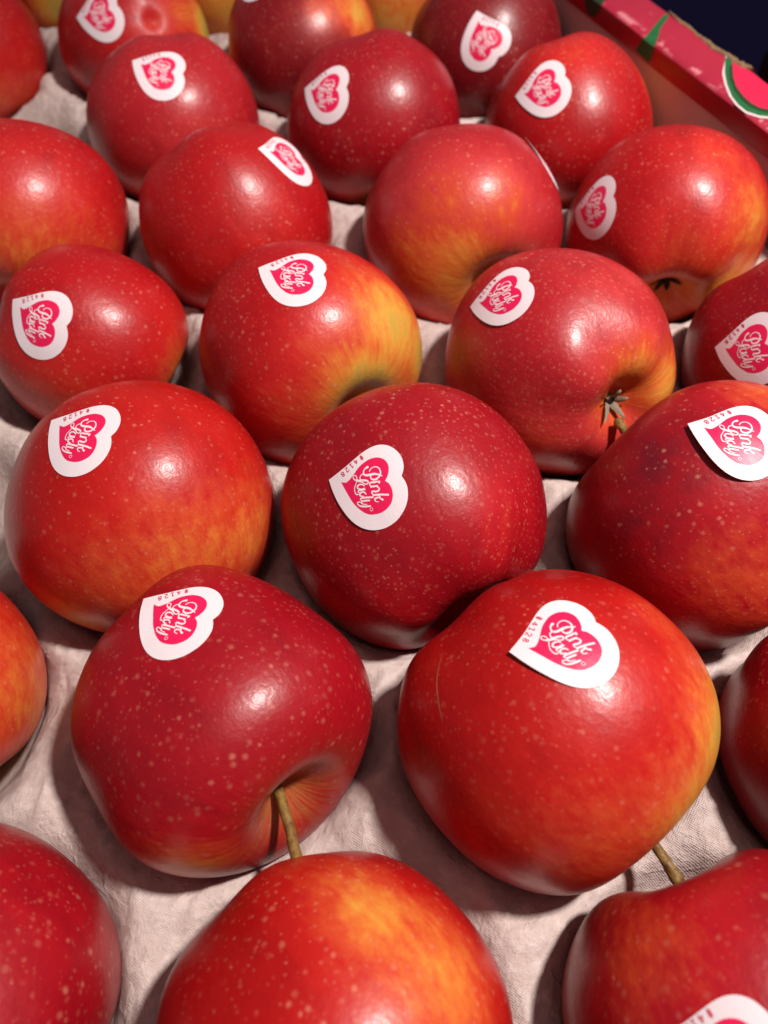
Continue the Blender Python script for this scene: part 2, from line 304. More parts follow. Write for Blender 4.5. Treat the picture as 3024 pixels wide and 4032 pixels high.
     blush=[((0.568,-0.822,-0.047),0.40,0.75), ((0.622,-0.534,0.572),0.40,0.55), ((-0.077,-0.984,-0.16),0.45,0.65), ((0.246,-0.156,0.957),0.35,0.30), ((-0.064,-0.884,0.463),0.40,0.30)], dents=[((-0.998,0.035,-0.053),0.50,-0.040), ((0.175,0.651,-0.739),0.30,-0.014), ((0.14,-0.006,-0.99),0.48,0.004), ((0.864,0.504,0.01),0.52,0.017), ((-0.934,-0.088,-0.346),0.50,-0.011), ((-0.906,0.258,0.336),0.40,0.016), ((0.95,0.053,0.308),0.36,-0.009)],
     sticker=((0.0646,0.25312,0.03843),(0.07544,0.24078,0.05388),[]), calyx='dark'),
dict(label='rosy red apple with a sticker left of its highlight, behind the high-right-sticker apple', c=(-0.09438,0.31283,0.03279), R=0.03490, ax=(0.1811,-0.716,-0.6742), H=0.970, sq=0.92, seed=24, tone='rose', specks=(3.28, 0.64),
     blush=[((0.503,-0.859,0.101),0.40,0.20), ((-0.248,-0.969,-0.004),0.40,0.12)], dents=[((-0.756,0.653,-0.045),0.41,0.004), ((0.678,-0.709,0.192),0.53,0.011), ((0.618,-0.61,0.496),0.32,-0.005), ((0.24,0.845,-0.478),0.40,-0.017), ((0.855,-0.296,0.425),0.44,-0.002), ((-0.169,0.643,0.747),0.42,-0.007)],
     sticker=((-0.10015,0.30255,0.06448),(-0.08302,0.29985,0.06169),[(220, 4, 0.5)])),
dict(label='dusky crimson apple with a small sticker left of its highlight, before two shaded apples', c=(-0.01154,0.31267,0.03321), R=0.03544, ax=(0.1279,-0.777,-0.6164), H=0.960, sq=0.92, seed=25, tone='crimson', specks=(2.95, 0.61),  # crimson picked to carry the dim zone's shade in the skin colour
     blush=[((0.321,-0.91,0.264),0.50,0.05)], dents=[((0.985,0.113,-0.128),0.38,0.015), ((-0.672,-0.638,0.377),0.33,-0.013), ((0.412,0.308,0.858),0.45,-0.008), ((-0.294,-0.82,-0.491),0.32,-0.003), ((-0.229,-0.788,-0.571),0.48,-0.001), ((0.095,-0.288,0.953),0.47,-0.000)],
     sticker=((-0.03724,0.30241,0.05424),(-0.01872,0.29325,0.06001),[(220, 4, 0.3)])),
dict(label='red apple with an orange right shoulder and an upper left sticker, nearest the cardboard wall', c=(0.06823,0.31396,0.03143), R=0.03299, ax=(0.3574,-0.7733,-0.5237), H=0.970, sq=0.88, seed=26, tone='red', specks=(2.79, 0.64),
     blush=[((0.824,0.357,0.44),0.35,0.65), ((0.994,0.089,0.06),0.30,0.50), ((-0.062,-0.095,0.994),0.30,0.25)], dents=[((0.895,-0.392,0.214),0.48,0.007), ((-0.845,-0.444,-0.297),0.33,0.016), ((-0.62,0.661,-0.422),0.34,-0.002), ((-0.62,-0.776,0.12),0.28,-0.005), ((0.64,-0.104,0.761),0.29,0.010), ((-0.638,-0.142,-0.757),0.51,0.011)],
     sticker=((0.0439,0.30271,0.05144),(0.06105,0.30015,0.06069),[(230, 3, 0.8)])),
dict(label='red apple without a sticker in the far left corner of the photo', c=(-0.20542,0.37184,0.03288), R=0.03501, ax=(-0.1012,-0.5587,-0.8232), H=0.950, sq=0.88, seed=27, tone='red', specks=(2.95, 0.61),
     blush=[((0.665,-0.671,-0.329),0.50,0.35), ((0.937,-0.305,-0.168),0.40,0.20)], dents=[((0.72,0.495,0.487),0.48,-0.011), ((0.11,0.844,0.525),0.49,-0.006), ((0.793,-0.121,-0.597),0.35,-0.013), ((0.5,0.524,0.689),0.28,0.017), ((0.819,0.495,-0.29),0.39,-0.017), ((0.555,-0.757,0.346),0.29,0.007)]),
dict(label='apple with a ringed dimple on top and a bright yellow right flank', c=(-0.1256,0.37925,0.03176), R=0.03348, ax=(-0.5272,0.6026,-0.5991), H=0.950, sq=0.88, seed=28, tone='red', specks=(2.95, 0.61),
     blush=[((0.981,0.155,0.117),0.38,1.05), ((0.58,-0.635,0.51),0.35,0.20), ((0.833,-0.191,0.519),0.30,0.50)], dents=[((-0.461,0.786,-0.412),0.38,0.000), ((-0.754,-0.429,-0.498),0.36,-0.000), ((-0.459,0.493,0.739),0.50,-0.010), ((0.517,0.347,0.782),0.42,0.002), ((-0.934,-0.349,-0.079),0.43,-0.015), ((0.134,0.46,0.878),0.34,-0.006)],
     sticker=((-0.14116,0.35853,0.05278),(-0.12274,0.36002,0.05629),[(230, 4, 0.6)]), calyx='dimple'),
dict(label='shaded dark red apple with an olive right shoulder, its sticker cut by the top edge', c=(-0.04746,0.37443,0.03193), R=0.03372, ax=(0.4171,-0.5559,-0.719), H=0.960, sq=0.88, seed=29, tone='shaded_red', specks=(2.95, 0.61),
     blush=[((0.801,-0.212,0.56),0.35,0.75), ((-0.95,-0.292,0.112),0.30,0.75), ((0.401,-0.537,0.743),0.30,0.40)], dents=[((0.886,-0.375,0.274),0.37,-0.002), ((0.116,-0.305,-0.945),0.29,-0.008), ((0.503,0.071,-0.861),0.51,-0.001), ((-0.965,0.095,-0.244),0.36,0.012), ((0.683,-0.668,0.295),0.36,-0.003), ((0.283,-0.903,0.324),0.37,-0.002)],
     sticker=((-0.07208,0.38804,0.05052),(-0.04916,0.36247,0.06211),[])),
dict(label='shaded maroon apple with its sticker turned tip upward, beside the red cardboard rim', c=(0.03581,0.37166,0.03198), R=0.03380, ax=(0.2643,-0.638,-0.7233), H=0.960, sq=0.88, seed=30, tone='shaded_red', specks=(2.95, 0.61),
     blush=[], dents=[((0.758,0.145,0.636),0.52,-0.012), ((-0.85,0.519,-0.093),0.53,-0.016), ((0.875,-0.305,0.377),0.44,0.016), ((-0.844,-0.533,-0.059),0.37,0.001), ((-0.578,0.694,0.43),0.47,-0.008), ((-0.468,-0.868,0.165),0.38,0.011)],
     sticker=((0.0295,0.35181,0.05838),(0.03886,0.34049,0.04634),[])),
dict(label='farthest dark apple with a yellow-green side peeking out at the top left', c=(-0.186,0.44739,0.03231), R=0.03426, ax=(0.1208,-0.4522,-0.8837), H=0.960, sq=0.88, seed=31, tone='shaded_red', specks=(2.95, 0.61),
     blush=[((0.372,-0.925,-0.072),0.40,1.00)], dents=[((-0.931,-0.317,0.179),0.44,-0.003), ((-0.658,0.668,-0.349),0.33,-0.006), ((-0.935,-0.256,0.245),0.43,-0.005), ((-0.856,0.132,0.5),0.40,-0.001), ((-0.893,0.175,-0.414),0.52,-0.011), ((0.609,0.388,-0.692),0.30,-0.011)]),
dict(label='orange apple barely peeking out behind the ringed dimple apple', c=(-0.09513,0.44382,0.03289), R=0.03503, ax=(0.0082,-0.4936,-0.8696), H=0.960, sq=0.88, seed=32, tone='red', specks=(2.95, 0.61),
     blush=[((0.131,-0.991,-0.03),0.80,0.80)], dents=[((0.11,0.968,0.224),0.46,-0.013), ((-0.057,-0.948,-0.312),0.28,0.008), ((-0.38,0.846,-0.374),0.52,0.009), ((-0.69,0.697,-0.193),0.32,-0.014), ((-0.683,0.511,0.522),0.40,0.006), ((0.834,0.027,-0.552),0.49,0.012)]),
dict(label='olive brown apple barely peeking out behind the two shaded apples', c=(-0.0087,0.44169,0.03246), R=0.03446, ax=(0.1135,-0.4884,-0.8652), H=0.960, sq=0.88, seed=33, tone='shaded_red', specks=(2.95, 0.61),
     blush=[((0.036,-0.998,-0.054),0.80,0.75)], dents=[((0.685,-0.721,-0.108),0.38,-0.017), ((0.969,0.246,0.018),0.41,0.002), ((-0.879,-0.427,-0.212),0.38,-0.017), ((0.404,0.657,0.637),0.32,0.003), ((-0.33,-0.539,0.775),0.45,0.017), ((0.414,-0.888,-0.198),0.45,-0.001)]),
dict(label='crimson apple with large pale specks in the bottom left corner', c=(-0.08609,0.00132,0.034), R=0.03640, ax=(0.7955,-0.5432,-0.2684), H=0.950, sq=0.88, seed=34, tone='crimson', specks=(3.36, 0.82),
     blush=[((0.574,0.669,0.472),0.40,0.10)], dents=[((0.993,0.085,0.084),0.33,0.000), ((-0.41,-0.843,-0.347),0.48,0.000), ((0.46,0.884,0.082),0.51,-0.009), ((0.657,-0.753,-0.051),0.48,-0.001), ((0.451,0.399,-0.799),0.44,-0.004), ((-0.233,0.93,0.285),0.37,0.001)]),
dict(label='big orange-flushed apple cut by the bottom edge in the middle', c=(-0.00235,0.0016,0.03287), R=0.03500, ax=(0.6699,-0.6759,0.3073), H=0.950, sq=0.88, seed=35, tone='scarlet', specks=(3.61, 0.72),
     blush=[((0.23,0.623,0.748),0.26,0.52), ((0.605,0.281,0.745),0.40,0.48), ((0.458,0.46,0.761),0.40,0.42), ((-0.263,0.869,0.418),0.30,0.20), ((0.088,0.763,0.64),0.30,0.38)], dents=[((-0.501,0.55,0.668),0.39,0.017), ((0.623,0.724,-0.297),0.30,-0.005), ((-0.965,0.264,-0.006),0.48,0.000), ((-0.714,-0.176,0.678),0.29,-0.001), ((-0.617,-0.742,0.262),0.29,0.002), ((0.204,-0.664,0.72),0.29,0.006)]),
dict(label='big dark red apple in the bottom right corner with a dent and a blurred sticker', c=(0.08106,0.00589,0.03344), R=0.03572, ax=(-0.3164,0.9197,-0.2325), H=0.930, sq=0.88, seed=36, tone='crimson', specks=(3.94, 0.84),
     blush=[((-0.697,0.307,0.648),0.40,0.30), ((-0.719,0.666,0.198),0.30,0.30), ((-0.465,0.481,0.743),0.35,0.15)], dents=[((-0.387,0.895,0.22),0.28,0.165), ((-0.707,0.704,-0.065),0.30,-0.040), ((-0.077,0.867,-0.492),0.52,0.013), ((0.693,0.35,0.63),0.46,-0.016), ((0.245,-0.178,0.953),0.47,0.003), ((-0.858,-0.495,0.139),0.43,0.015), ((-0.896,0.373,-0.242),0.41,-0.017), ((0.941,0.028,0.337),0.50,0.011)],
     sticker=((0.05772,0.00547,0.06004),(0.07068,0.00403,0.06733),[])),
dict(label='orange-red apple cut by the left photo edge, left of the crimson apple with long stem', c=(-0.1211,0.06715,0.0336), R=0.03592, ax=(0.6089,-0.6287,-0.4837), H=0.960, sq=0.88, seed=37, tone='scarlet', specks=(3.69, 0.64),
     blush=[((0.994,0.103,0.045),0.60,0.50), ((0.59,-0.416,-0.692),0.50,0.72), ((0.72,-0.068,-0.691),0.40,0.45)], dents=[((0.163,-0.939,-0.304),0.30,-0.006), ((0.03,-0.829,-0.559),0.53,-0.006), ((0.298,0.736,0.608),0.36,0.015), ((0.355,-0.122,-0.927),0.44,-0.005), ((-0.981,-0.085,-0.172),0.29,-0.008), ((-0.382,-0.897,-0.22),0.42,0.013)]),
dict(label='dark red apple cut by the right photo edge, beside the scratched scarlet apple', c=(0.12182,0.06588,0.0322), R=0.03411, ax=(0.3265,-0.9441,0.0461), H=0.950, sq=0.88, seed=38, tone='crimson', specks=(2.95, 0.61),
     blush=[((-0.587,-0.488,-0.645),0.40,0.15)], dents=[((0.526,0.694,0.492),0.50,-0.001), ((-0.493,-0.31,-0.813),0.36,0.017), ((-0.638,0.421,-0.645),0.33,-0.016), ((0.63,-0.052,-0.775),0.46,0.002), ((0.837,0.505,-0.212),0.40,0.005), ((-0.969,0.234,0.076),0.29,0.010)]),
]
# </TABLE>

# ------------------------------------------------------------------ setting
SURF = -.12
fl = mesh('floor', [(-3, -3, SURF), (3, -3, SURF), (3, 3, SURF), (-3, 3, SURF)], [(0, 1, 2, 3)], M_NAVY, smooth=False); fl['kind'] = 'structure'

# ------------------------------------------------------------------ cardboard box: local x along the wall, y outward, z up
ND = Vector((.8724, .4887, 0)); WOFF = .248; ZT = .0561
box = tag(empty('cardboard_box', ND * WOFF, (0, 0, math.atan2(-.8724, .4887))), 'red printed cardboard box with a folded, torn rim around the apple tray', 'box')
random.seed(4)
def wob(s, k=0): return .0005 * math.sin(s * 61 + k) + .0003 * math.sin(s * 173 + 2 * k)
ss = np.linspace(-.46, -.08, 260)
def strip(profile_fn, name, mat, parent):
    V, F = [], []; n = len(profile_fn(ss[0]))
    for s in ss: V += [(s, a, b) for a, b in profile_fn(s)]
    for i in range(len(ss) - 1):
        for k in range(n - 1): F.append((i * n + k, (i + 1) * n + k, (i + 1) * n + k + 1, i * n + k + 1))
    return mesh(name, V, F, mat, parent, recalc=False)
def outer_edge(s):
    e = .0203 + wob(s, 3)
    if -.2573 < s < -.208:
        u = (s + .2573) / .049
        e -= .0016 * max(0, math.sin(math.pi * u)) ** .5 * (1 + .4 * math.sin(s * 350) * math.sin(s * 190))
    return e
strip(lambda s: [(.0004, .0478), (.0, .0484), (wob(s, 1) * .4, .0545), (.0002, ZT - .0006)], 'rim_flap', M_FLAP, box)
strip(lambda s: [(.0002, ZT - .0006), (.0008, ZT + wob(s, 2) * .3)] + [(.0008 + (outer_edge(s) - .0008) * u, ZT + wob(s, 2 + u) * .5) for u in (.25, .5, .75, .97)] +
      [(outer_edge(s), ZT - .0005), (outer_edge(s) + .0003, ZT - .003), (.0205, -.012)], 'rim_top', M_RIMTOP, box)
strip(lambda s: [(.0022, .054), (.0022, -.016)], 'side_panel', M_WALL, box)
# torn kraft core along the outer edge
tn = [s for s in np.linspace(-.2575, -.2075, 90)]; V, F = [], []; rr = random.Random(3)
for s in tn:
    u = (s + .2575) / .05; e = outer_edge(s); wd = (.0006 + .0015 * u * u + .0004 * math.sin(s * 410) * math.sin(s * 770 + 1)) * min(1, u * 8, (1 - u) * 14) + .0002
    for a, b in ((e - wd, ZT + .0002), (e - wd * .7, ZT + .0005 + rr.random() * .0008 * u * u), (e + .0004 + rr.random() * .0007 * u, ZT + .0004 + rr.random() * .0009 * u * u), (e + .0012 + rr.random() * .001 * u, ZT - .0006), (e + .0006, ZT - .004)): V.append((s, a, b))
for i in range(len(tn) - 1):
    for k in range(4): F.append((i * 5 + k, i * 5 + k + 1, (i + 1) * 5 + k + 1, (i + 1) * 5 + k))
mesh('torn_edge', V, F, M_KRAFT, box, smooth=False, recalc=True)

def flat_print(name, pts, mat, lift=.00025, closed=True):
    """print on the rim: points (s, w) on the top or (s, None, z) on the flap, filled as a thin film that folds over the crease"""
    def unfold(p): return (p[0], p[1]) if len(p) == 2 else (p[0], -(ZT - p[2]))
    U = [unfold(p) for p in pts]
    bm = bmesh.new(); vs_ = [bm.verts.new((float(a), float(b), 0.)) for a, b in U]; bm.faces.new(vs_)
    for cut in (0., .0008, .003, .006, .010, .014, .018, -.0006, -.004):
        bmesh.ops.bisect_plane(bm, geom=bm.verts[:] + bm.edges[:] + bm.faces[:], plane_co=(0, cut, 0), plane_no=(0, 1, 0))
    bmesh.ops.triangulate(bm, faces=bm.faces[:])
    for v in bm.verts:
        s, b = v.co.x, v.co.y
        if b <= 0: v.co = (s, wob(s, 1) * .4 - lift, ZT + b if b < -.0005 else ZT - .0005)
        else: v.co = (s, max(b, .0002), ZT + lift + wob(s, 2) * .45)
    me = bpy.data.meshes.new(name); bm.to_mesh(me); bm.free(); me.materials.append(mat)
    o = bpy.data.objects.new(name, me); COLL.objects.link(o); o.parent = box
    return o
flat_print('green_leaf_print', [(-.2871, None, .0518), (-.2854, None, .0499), (-.282, None, .0491), (-.278, None, .0504), (-.2758, None, .0553), (-.2782, .0033), (-.286, .012), (-.296, .013), (-.2915, .004)], M_DKGREEN)
flat_print('green_leaf_print', [(-.2572, .0199), (-.2564, .0162), (-.253, .0104), (-.2496, .0049), (-.2466, .0004), (-.2498, None, .0498), (-.2405, None, .049), (-.2396, None, .0532), (-.2396, None, .0558), (-.2454, .006), (-.2494, .0097), (-.2545, .0175)], M_GREEN)
arc_o = [(-.2200, .0190), (-.2184, .0166), (-.211, .0103), (-.2045, .006), (-.1978, .0026), (-.1925, .0012), (-.1878, .0013), (-.1839, .0037), (-.182, .0061), (-.1790, .012), (-.178, .0195)]
arc_i = [(-.2170, .0190), (-.2141, .0164), (-.207, .011), (-.2012, .0076), (-.195, .0057), (-.1905, .0055), (-.1873, .0066), (-.1851, .0087), (-.1825, .014), (-.182, .0195)]
def band(a, b, k):  # between two arcs
    return a + b[::-1]
mid = [tuple(np.array(arc_o[min(i, len(arc_o) - 1)]) * .5 + np.array(arc_i[min(i, len(arc_i) - 1)]) * .5) for i in range(10)]
flat_print('print_outline', [(-.2204, .0186), (-.2115, .0096), (-.2049, .0053), (-.1981, .0018), (-.1926, .0003), (-.1872, .0003), (-.183, .0029), (-.181, .0055), (-.1785, .012)] + [(-.179, .0125), (-.1823, .0062), (-.1841, .0039), (-.188, .0016), (-.1925, .0015), (-.1976, .0028), (-.2043, .0061), (-.211, .0104), (-.2195, .019)], M_LINE, .00020)
flat_print('green_ring_print', band(arc_o, arc_i, 0), M_GREEN, .00030)
flat_print('dark_ring_print', [(-.2145, .0168), (-.2075, .0113), (-.2017, .0079), (-.1953, .0060), (-.1905, .0058), (-.1871, .0069), (-.1849, .009), (-.1835, .0075), (-.1858, .0056), (-.1893, .0040), (-.1943, .0041), (-.2, .0056), (-.2068, .0092), (-.2135, .0145)][::-1], M_DKGREEN, .00040)
flat_print('pink_disc_print', arc_i, M_DISC, .00034)
mesh('bottom_panel', [(-.46, -.42, -.014), (-.08, -.42, -.014), (.25, -.42, -.014), (.25, .002, -.014), (-.46, .002, -.014)], [(0, 1, 2, 3, 4)], M_WALL, box, smooth=False)

# dark knob beyond the rim
kv, kf = [], []; prof = [(0, .0), (.010, .001), (.017, .006), (.019, .013), (.018, .022), (.013, .029), (.010, .033), (.0105, .038), (.006, .041), (0, .042)]
for i, (r_, z_) in enumerate(spline(prof, 4)):
    for k in range(36): kv.append((max(r_, .0001) * math.cos(k * math.pi / 18), max(r_, .0001) * math.sin(k * math.pi / 18), z_))
nr = len(kv) // 36
for i in range(nr - 1):
    for k in range(36): kf.append((i * 36 + k, i * 36 + (k + 1) % 36, (i + 1) * 36 + (k + 1) % 36, (i + 1) * 36 + k))
kn = mesh('knob', kv, kf, M_KNOB)
kp = Vector((.4887, -.8724, 0)) * -.2105 + ND * (WOFF + .058)
kn.location = (kp.x, kp.y, .030); tag(kn, 'dark brown rounded knob half cut by the right photo edge beyond the torn rim', 'knob')

# ------------------------------------------------------------------ moulded tray
AC = np.array([a['c'] for a in APPLES]); AR = np.array([a['R'] for a in APPLES])
# cups without an apple in them, hidden or out of frame, keep the tray's rhythm
GHOST = np.array([(-.178, .314, .033), (.17, .128, .033), (-.145, .125, .033), (-.185, .19, .033)]); 
def wave_noise(x, y, seed, L):
    r_ = np.random.RandomState(seed); o = 0
    for k in range(7):
        a = r_.rand() * 6.28; f = 2 * np.pi / (L * (.6 + .9 * r_.rand()))
        o = o + np.sin(f * (x * np.cos(a) + y * np.sin(a)) + r_.rand() * 6.28)
    return o / 7 ** .5
def tray_height(x, y):
    wx = x + .0022 * wave_noise(x, y, 1, .03); wy = y + .0022 * wave_noise(x, y, 2, .03)
    C = np.vstack([AC, GHOST]); Rr = np.concatenate([AR, np.full(len(GHOST), .036)])
    acc = 0; zz = 0
    for c, R in zip(C, Rr):
        dm = np.hypot(wx - c[0], wy - c[1]) / R
        dt = np.hypot(x - c[0], y - c[1]) / R
        m_ = np.where(dm < .9, dt, dt + (dm - dt) * np.clip((dm - .9) / .2, 0, 1))
        e = np.exp(-16 * np.clip(m_, 0, 3)); acc = acc + e; zz = zz + e * c[2]
    mm = -np.log(acc + 1e-30) / 16; zc = zz / (acc + 1e-30)
    pr = np.interp(mm, [-.2, 0, .15, .3, .5, .7, .85, .95, 1.03, 1.10, 1.18, 1.27, 1.5], [-1.035, -1.035, -1.02, -.985, -.90, -.755, -.60, -.435, -.345, -.295, -.265, -.25, -.26])
    z = zc + .0362 * pr
    edge = np.clip((mm - .82) / .25, 0, 1)
    ridge = wave_noise(wx, wy, 5, .016); rid2 = wave_noise(wx * 1.1, wy, 9, .007)
    z = z + edge * (.0004 * ridge + .0009 * np.maximum(0, 1 - np.abs(ridge + .35 * rid2) / .35) + .0001 * rid2)
    return z
g = .00115
xs = np.arange(-.30, .235, g); ys = np.arange(-.085, .56, g)
X, Y = np.meshgrid(xs, ys); Z = tray_height(X, Y)
okm = (X * ND.x + Y * ND.y) < WOFF - .0015
idx = -np.ones(X.shape, int); idx[okm] = np.arange(okm.sum())
q = np.stack([idx[:-1, :-1], idx[:-1, 1:], idx[1:, 1:], idx[1:, :-1]], -1).reshape(-1, 4); q = q[(q >= 0).all(1)]
me = bpy.data.meshes.new('fruit_tray'); me.from_pydata(np.stack([X[okm], Y[okm], Z[okm]], 1).tolist(), [], q.tolist())
me.polygons.foreach_set('use_smooth', [True] * len(me.polygons)); me.materials.append(M_TRAY); me.update()
tray = bpy.data.objects.new('fruit_tray', me); COLL.objects.link(tray)
tag(tray, 'pinkish grey moulded paper pulp tray under all the apples', 'tray')

# ------------------------------------------------------------------ sticker drawing (units of the drawing: 1/65 mm, y down)
KS = .0151e-3; SO = (770., 800.)
OUT = [(95, 690), (240, 592), (400, 475), (560, 335), (700, 215), (830, 135), (960, 101), (1100, 118), (1235, 195), (1330, 300), (1383, 420), (1396, 520), (1382, 622), (1437, 690), (1490, 790), (1514, 915), (1510, 1030), (1478, 1150), (1400, 1290), (1300, 1390), (1170, 1465), (1010, 1503), (850, 1490), (700, 1430), (560, 1330), (430, 1200), (300, 1040), (190, 870)]
HEART = [(350, 738), (440, 745), (500, 700), (570, 610), (640, 500), (725, 415), (825, 350), (950, 325), (1065, 358), (1140, 440), (1166, 540), (1157, 640), (1128, 712), (1200, 758), (1258, 850), (1281, 960), (1262, 1070), (1200, 1160), (1100, 1230), (960, 1260), (850, 1243), (720, 1170), (600, 1065), (500, 940), (420, 835)]
def closed(pts, corners, n=5):
    """smooth closed outline with sharp corners at the given indices"""
    N = len(pts); out = []
    cs = sorted(corners)
    for a, b in zip(cs, cs[1:] + [cs[0] + N]):
        seg = [pts[i % N] for i in range(a, b + 1)]
        out += spline(seg, n)[:-1].tolist()
    return out
OUT = closed(OUT, [0, 12]); HEART = closed(HEART, [0, 12])
# strokes: (x, y, width)
STROKES = [
 [(800, 492, 52), (762, 520, 30), (742, 565, 26), (755, 612, 34), (800, 628, 44), (860, 620, 50), (930, 604, 46), (1000, 612, 30), (1068, 632, 18)],
 [(845, 562, 20), (862, 520, 18), (905, 490, 18), (960, 486, 20), (1010, 520, 24), (1036, 580, 30), (1022, 645, 36), (975, 692, 40), (915, 696, 34), (880, 665, 26), (882, 628, 22)],
 [(1032, 728, 42), (1034, 744, 42)],
 [(1000, 730, 34), (950, 742, 36), (895, 748, 36), (876, 768, 26), (893, 800, 18), (940, 806, 16)],
 [(1012, 800, 32), (955, 808, 36), (905, 818, 34)],
 [(930, 812, 16), (1000, 812, 18), (1046, 840, 26), (1036, 880, 34), (985, 892, 36), (940, 890, 34), (928, 912, 24), (950, 938, 18)],
 [(1205, 938, 36), (1120, 938, 36), (1040, 942, 36), (958, 952, 36)],
 [(1010, 948, 16), (1062, 962, 20), (1082, 1000, 26), (1120, 1018, 40)],
 [(1075, 985, 22), (1020, 992, 34), (990, 1018, 28), (1010, 1050, 18), (1056, 1056, 14)],
 [(735, 608, 22), (705, 632, 20), (694, 670, 22), (712, 706, 30), (770, 712, 40), (830, 722, 36), (850, 750, 26), (825, 774, 22), (780, 768, 22), (735, 738, 30), (680, 722, 44), (630, 712, 34), (590, 694, 20), (566, 662, 18), (580, 634, 18), (612, 636, 18), (638, 672, 18), (646, 720, 18), (626, 790, 16), (616, 850, 18), (632, 910, 20), (660, 944, 22), (690, 942, 24)],
 [(786, 800, 24), (740, 780, 26), (690, 786, 32), (664, 818, 34), (686, 850, 28), (745, 858, 24), (795, 842, 20)],
 [(800, 862, 32), (745, 872, 36), (700, 878, 32), (688, 902, 22), (714, 920, 16)],
 [(832, 940, 24), (800, 908, 26), (750, 908, 32), (720, 938, 34), (735, 966, 28), (790, 976, 22)],
 [(955, 985, 34), (880, 990, 36), (810, 996, 36), (755, 1004, 32), (744, 1026, 22), (770, 1044, 16)],
 [(898, 1038, 32), (830, 1044, 36), (778, 1052, 32), (764, 1076, 24), (790, 1098, 18), (860, 1104, 16)],
 [(922, 1128, 32), (860, 1134, 36), (790, 1136, 34), (730, 1124, 26), (694, 1092, 22), (704, 1066, 20), (750, 1072, 18), (800, 1100, 16)],
]
RING = [(945 + 24 * math.cos(a), 1180 + 24 * math.sin(a), 9) for a in np.linspace(0, 2 * math.pi, 13)]
DIG = {'#': [[(.35, 0), (.45, 1)], [(.65, 0), (.75, 1)], [(.15, .35), (.9, .35)], [(.2, .68), (.95, .68)]],
       '4': [[(.72, 0), (.72, 1), (.1, .3), (.95, .3)]], '1': [[(.2, .78), (.52, 1), (.52, 0)], [(.2, 0), (.85, 0)]],
       '2': [[(.12, .75), (.25, .95), (.5, 1), (.78, .92), (.85, .7), (.7, .45), (.35, .2), (.1, 0), (.9, 0)]],
       '8': [[(.5, .54), (.22, .66), (.2, .85), (.5, 1), (.8, .85), (.78, .66), (.5, .54), (.14, .38), (.14, .14), (.5, 0), (.86, .14), (.86, .38), (.5, .54)]]}
CODE = []
for ch, (px, py), ang in zip('#4128', [(672, 328), (584, 400), (512, 470), (440, 532), (368, 605)], [134, 136, 138, 139, 139]):
    a = math.radians(ang); rd = (math.cos(a), math.sin(a)); up = (math.sin(a), -math.cos(a))
    if up[0] * 1 + up[1] * 1 < 0: up = (-up[0], -up[1])
    for st_ in DIG[ch]:
        CODE.append([(px + rd[0] * (u - .5) * 62 + up[0] * (v - .5) * 84, py + rd[1] * (u - .5) * 62 + up[1] * (v - .5) * 84, 14) for u, v in st_])

def ribbon(pts, n=4, smooth=True):
    P = spline(pts, n) if smooth and len(pts) > 2 else np.array(pts, float)
    if not smooth: # densify
        P = np.vstack([np.linspace(P[i], P[i + 1], 3, endpoint=False) for i in range(len(P) - 1)] + [P[-1:]])
    d = np.gradient(P[:, :2], axis=0); d /= np.linalg.norm(d, axis=1)[:, None] + 1e-9
    nn = np.stack([-d[:, 1], d[:, 0]], 1); V, F = [], []
    for p, k in zip(P, nn): V += [p[:2] + k * p[2] / 2, p[:2] - k * p[2] / 2]
    F = [(2 * i, 2 * i + 1, 2 * i + 3, 2 * i + 2) for i in range(len(P) - 1)]
    for e, sgn in ((0, -1), (len(P) - 1, 1)):     # round ends
        base = len(V); V.append(P[e, :2])
        for k in range(7):
            a = math.pi * (k / 6 - .5); V.append(P[e, :2] + (d[e] * math.cos(a) * sgn + nn[e] * math.sin(a)) * P[e, 2] / 2)
        F += [(base, base + 1 + k, base + 2 + k) for k in range(6)]
    return V, F
def disc(outline, centre, rings):
    O = np.array(outline); c = np.array(centre, float); N = len(O)
    V = [c]; F = []
    for r_ in range(1, rings + 1): V += list(c + (O - c) * r_ / rings)
    for k in range(N): F.append((0, 1 + k, 1 + (k + 1) % N))
    for r_ in range(rings - 1):
        a = 1 + r_ * N; b = a + N
        for k in range(N): F.append((a + k, b + k, b + (k + 1) % N, a + (k + 1) % N))
    return V, F

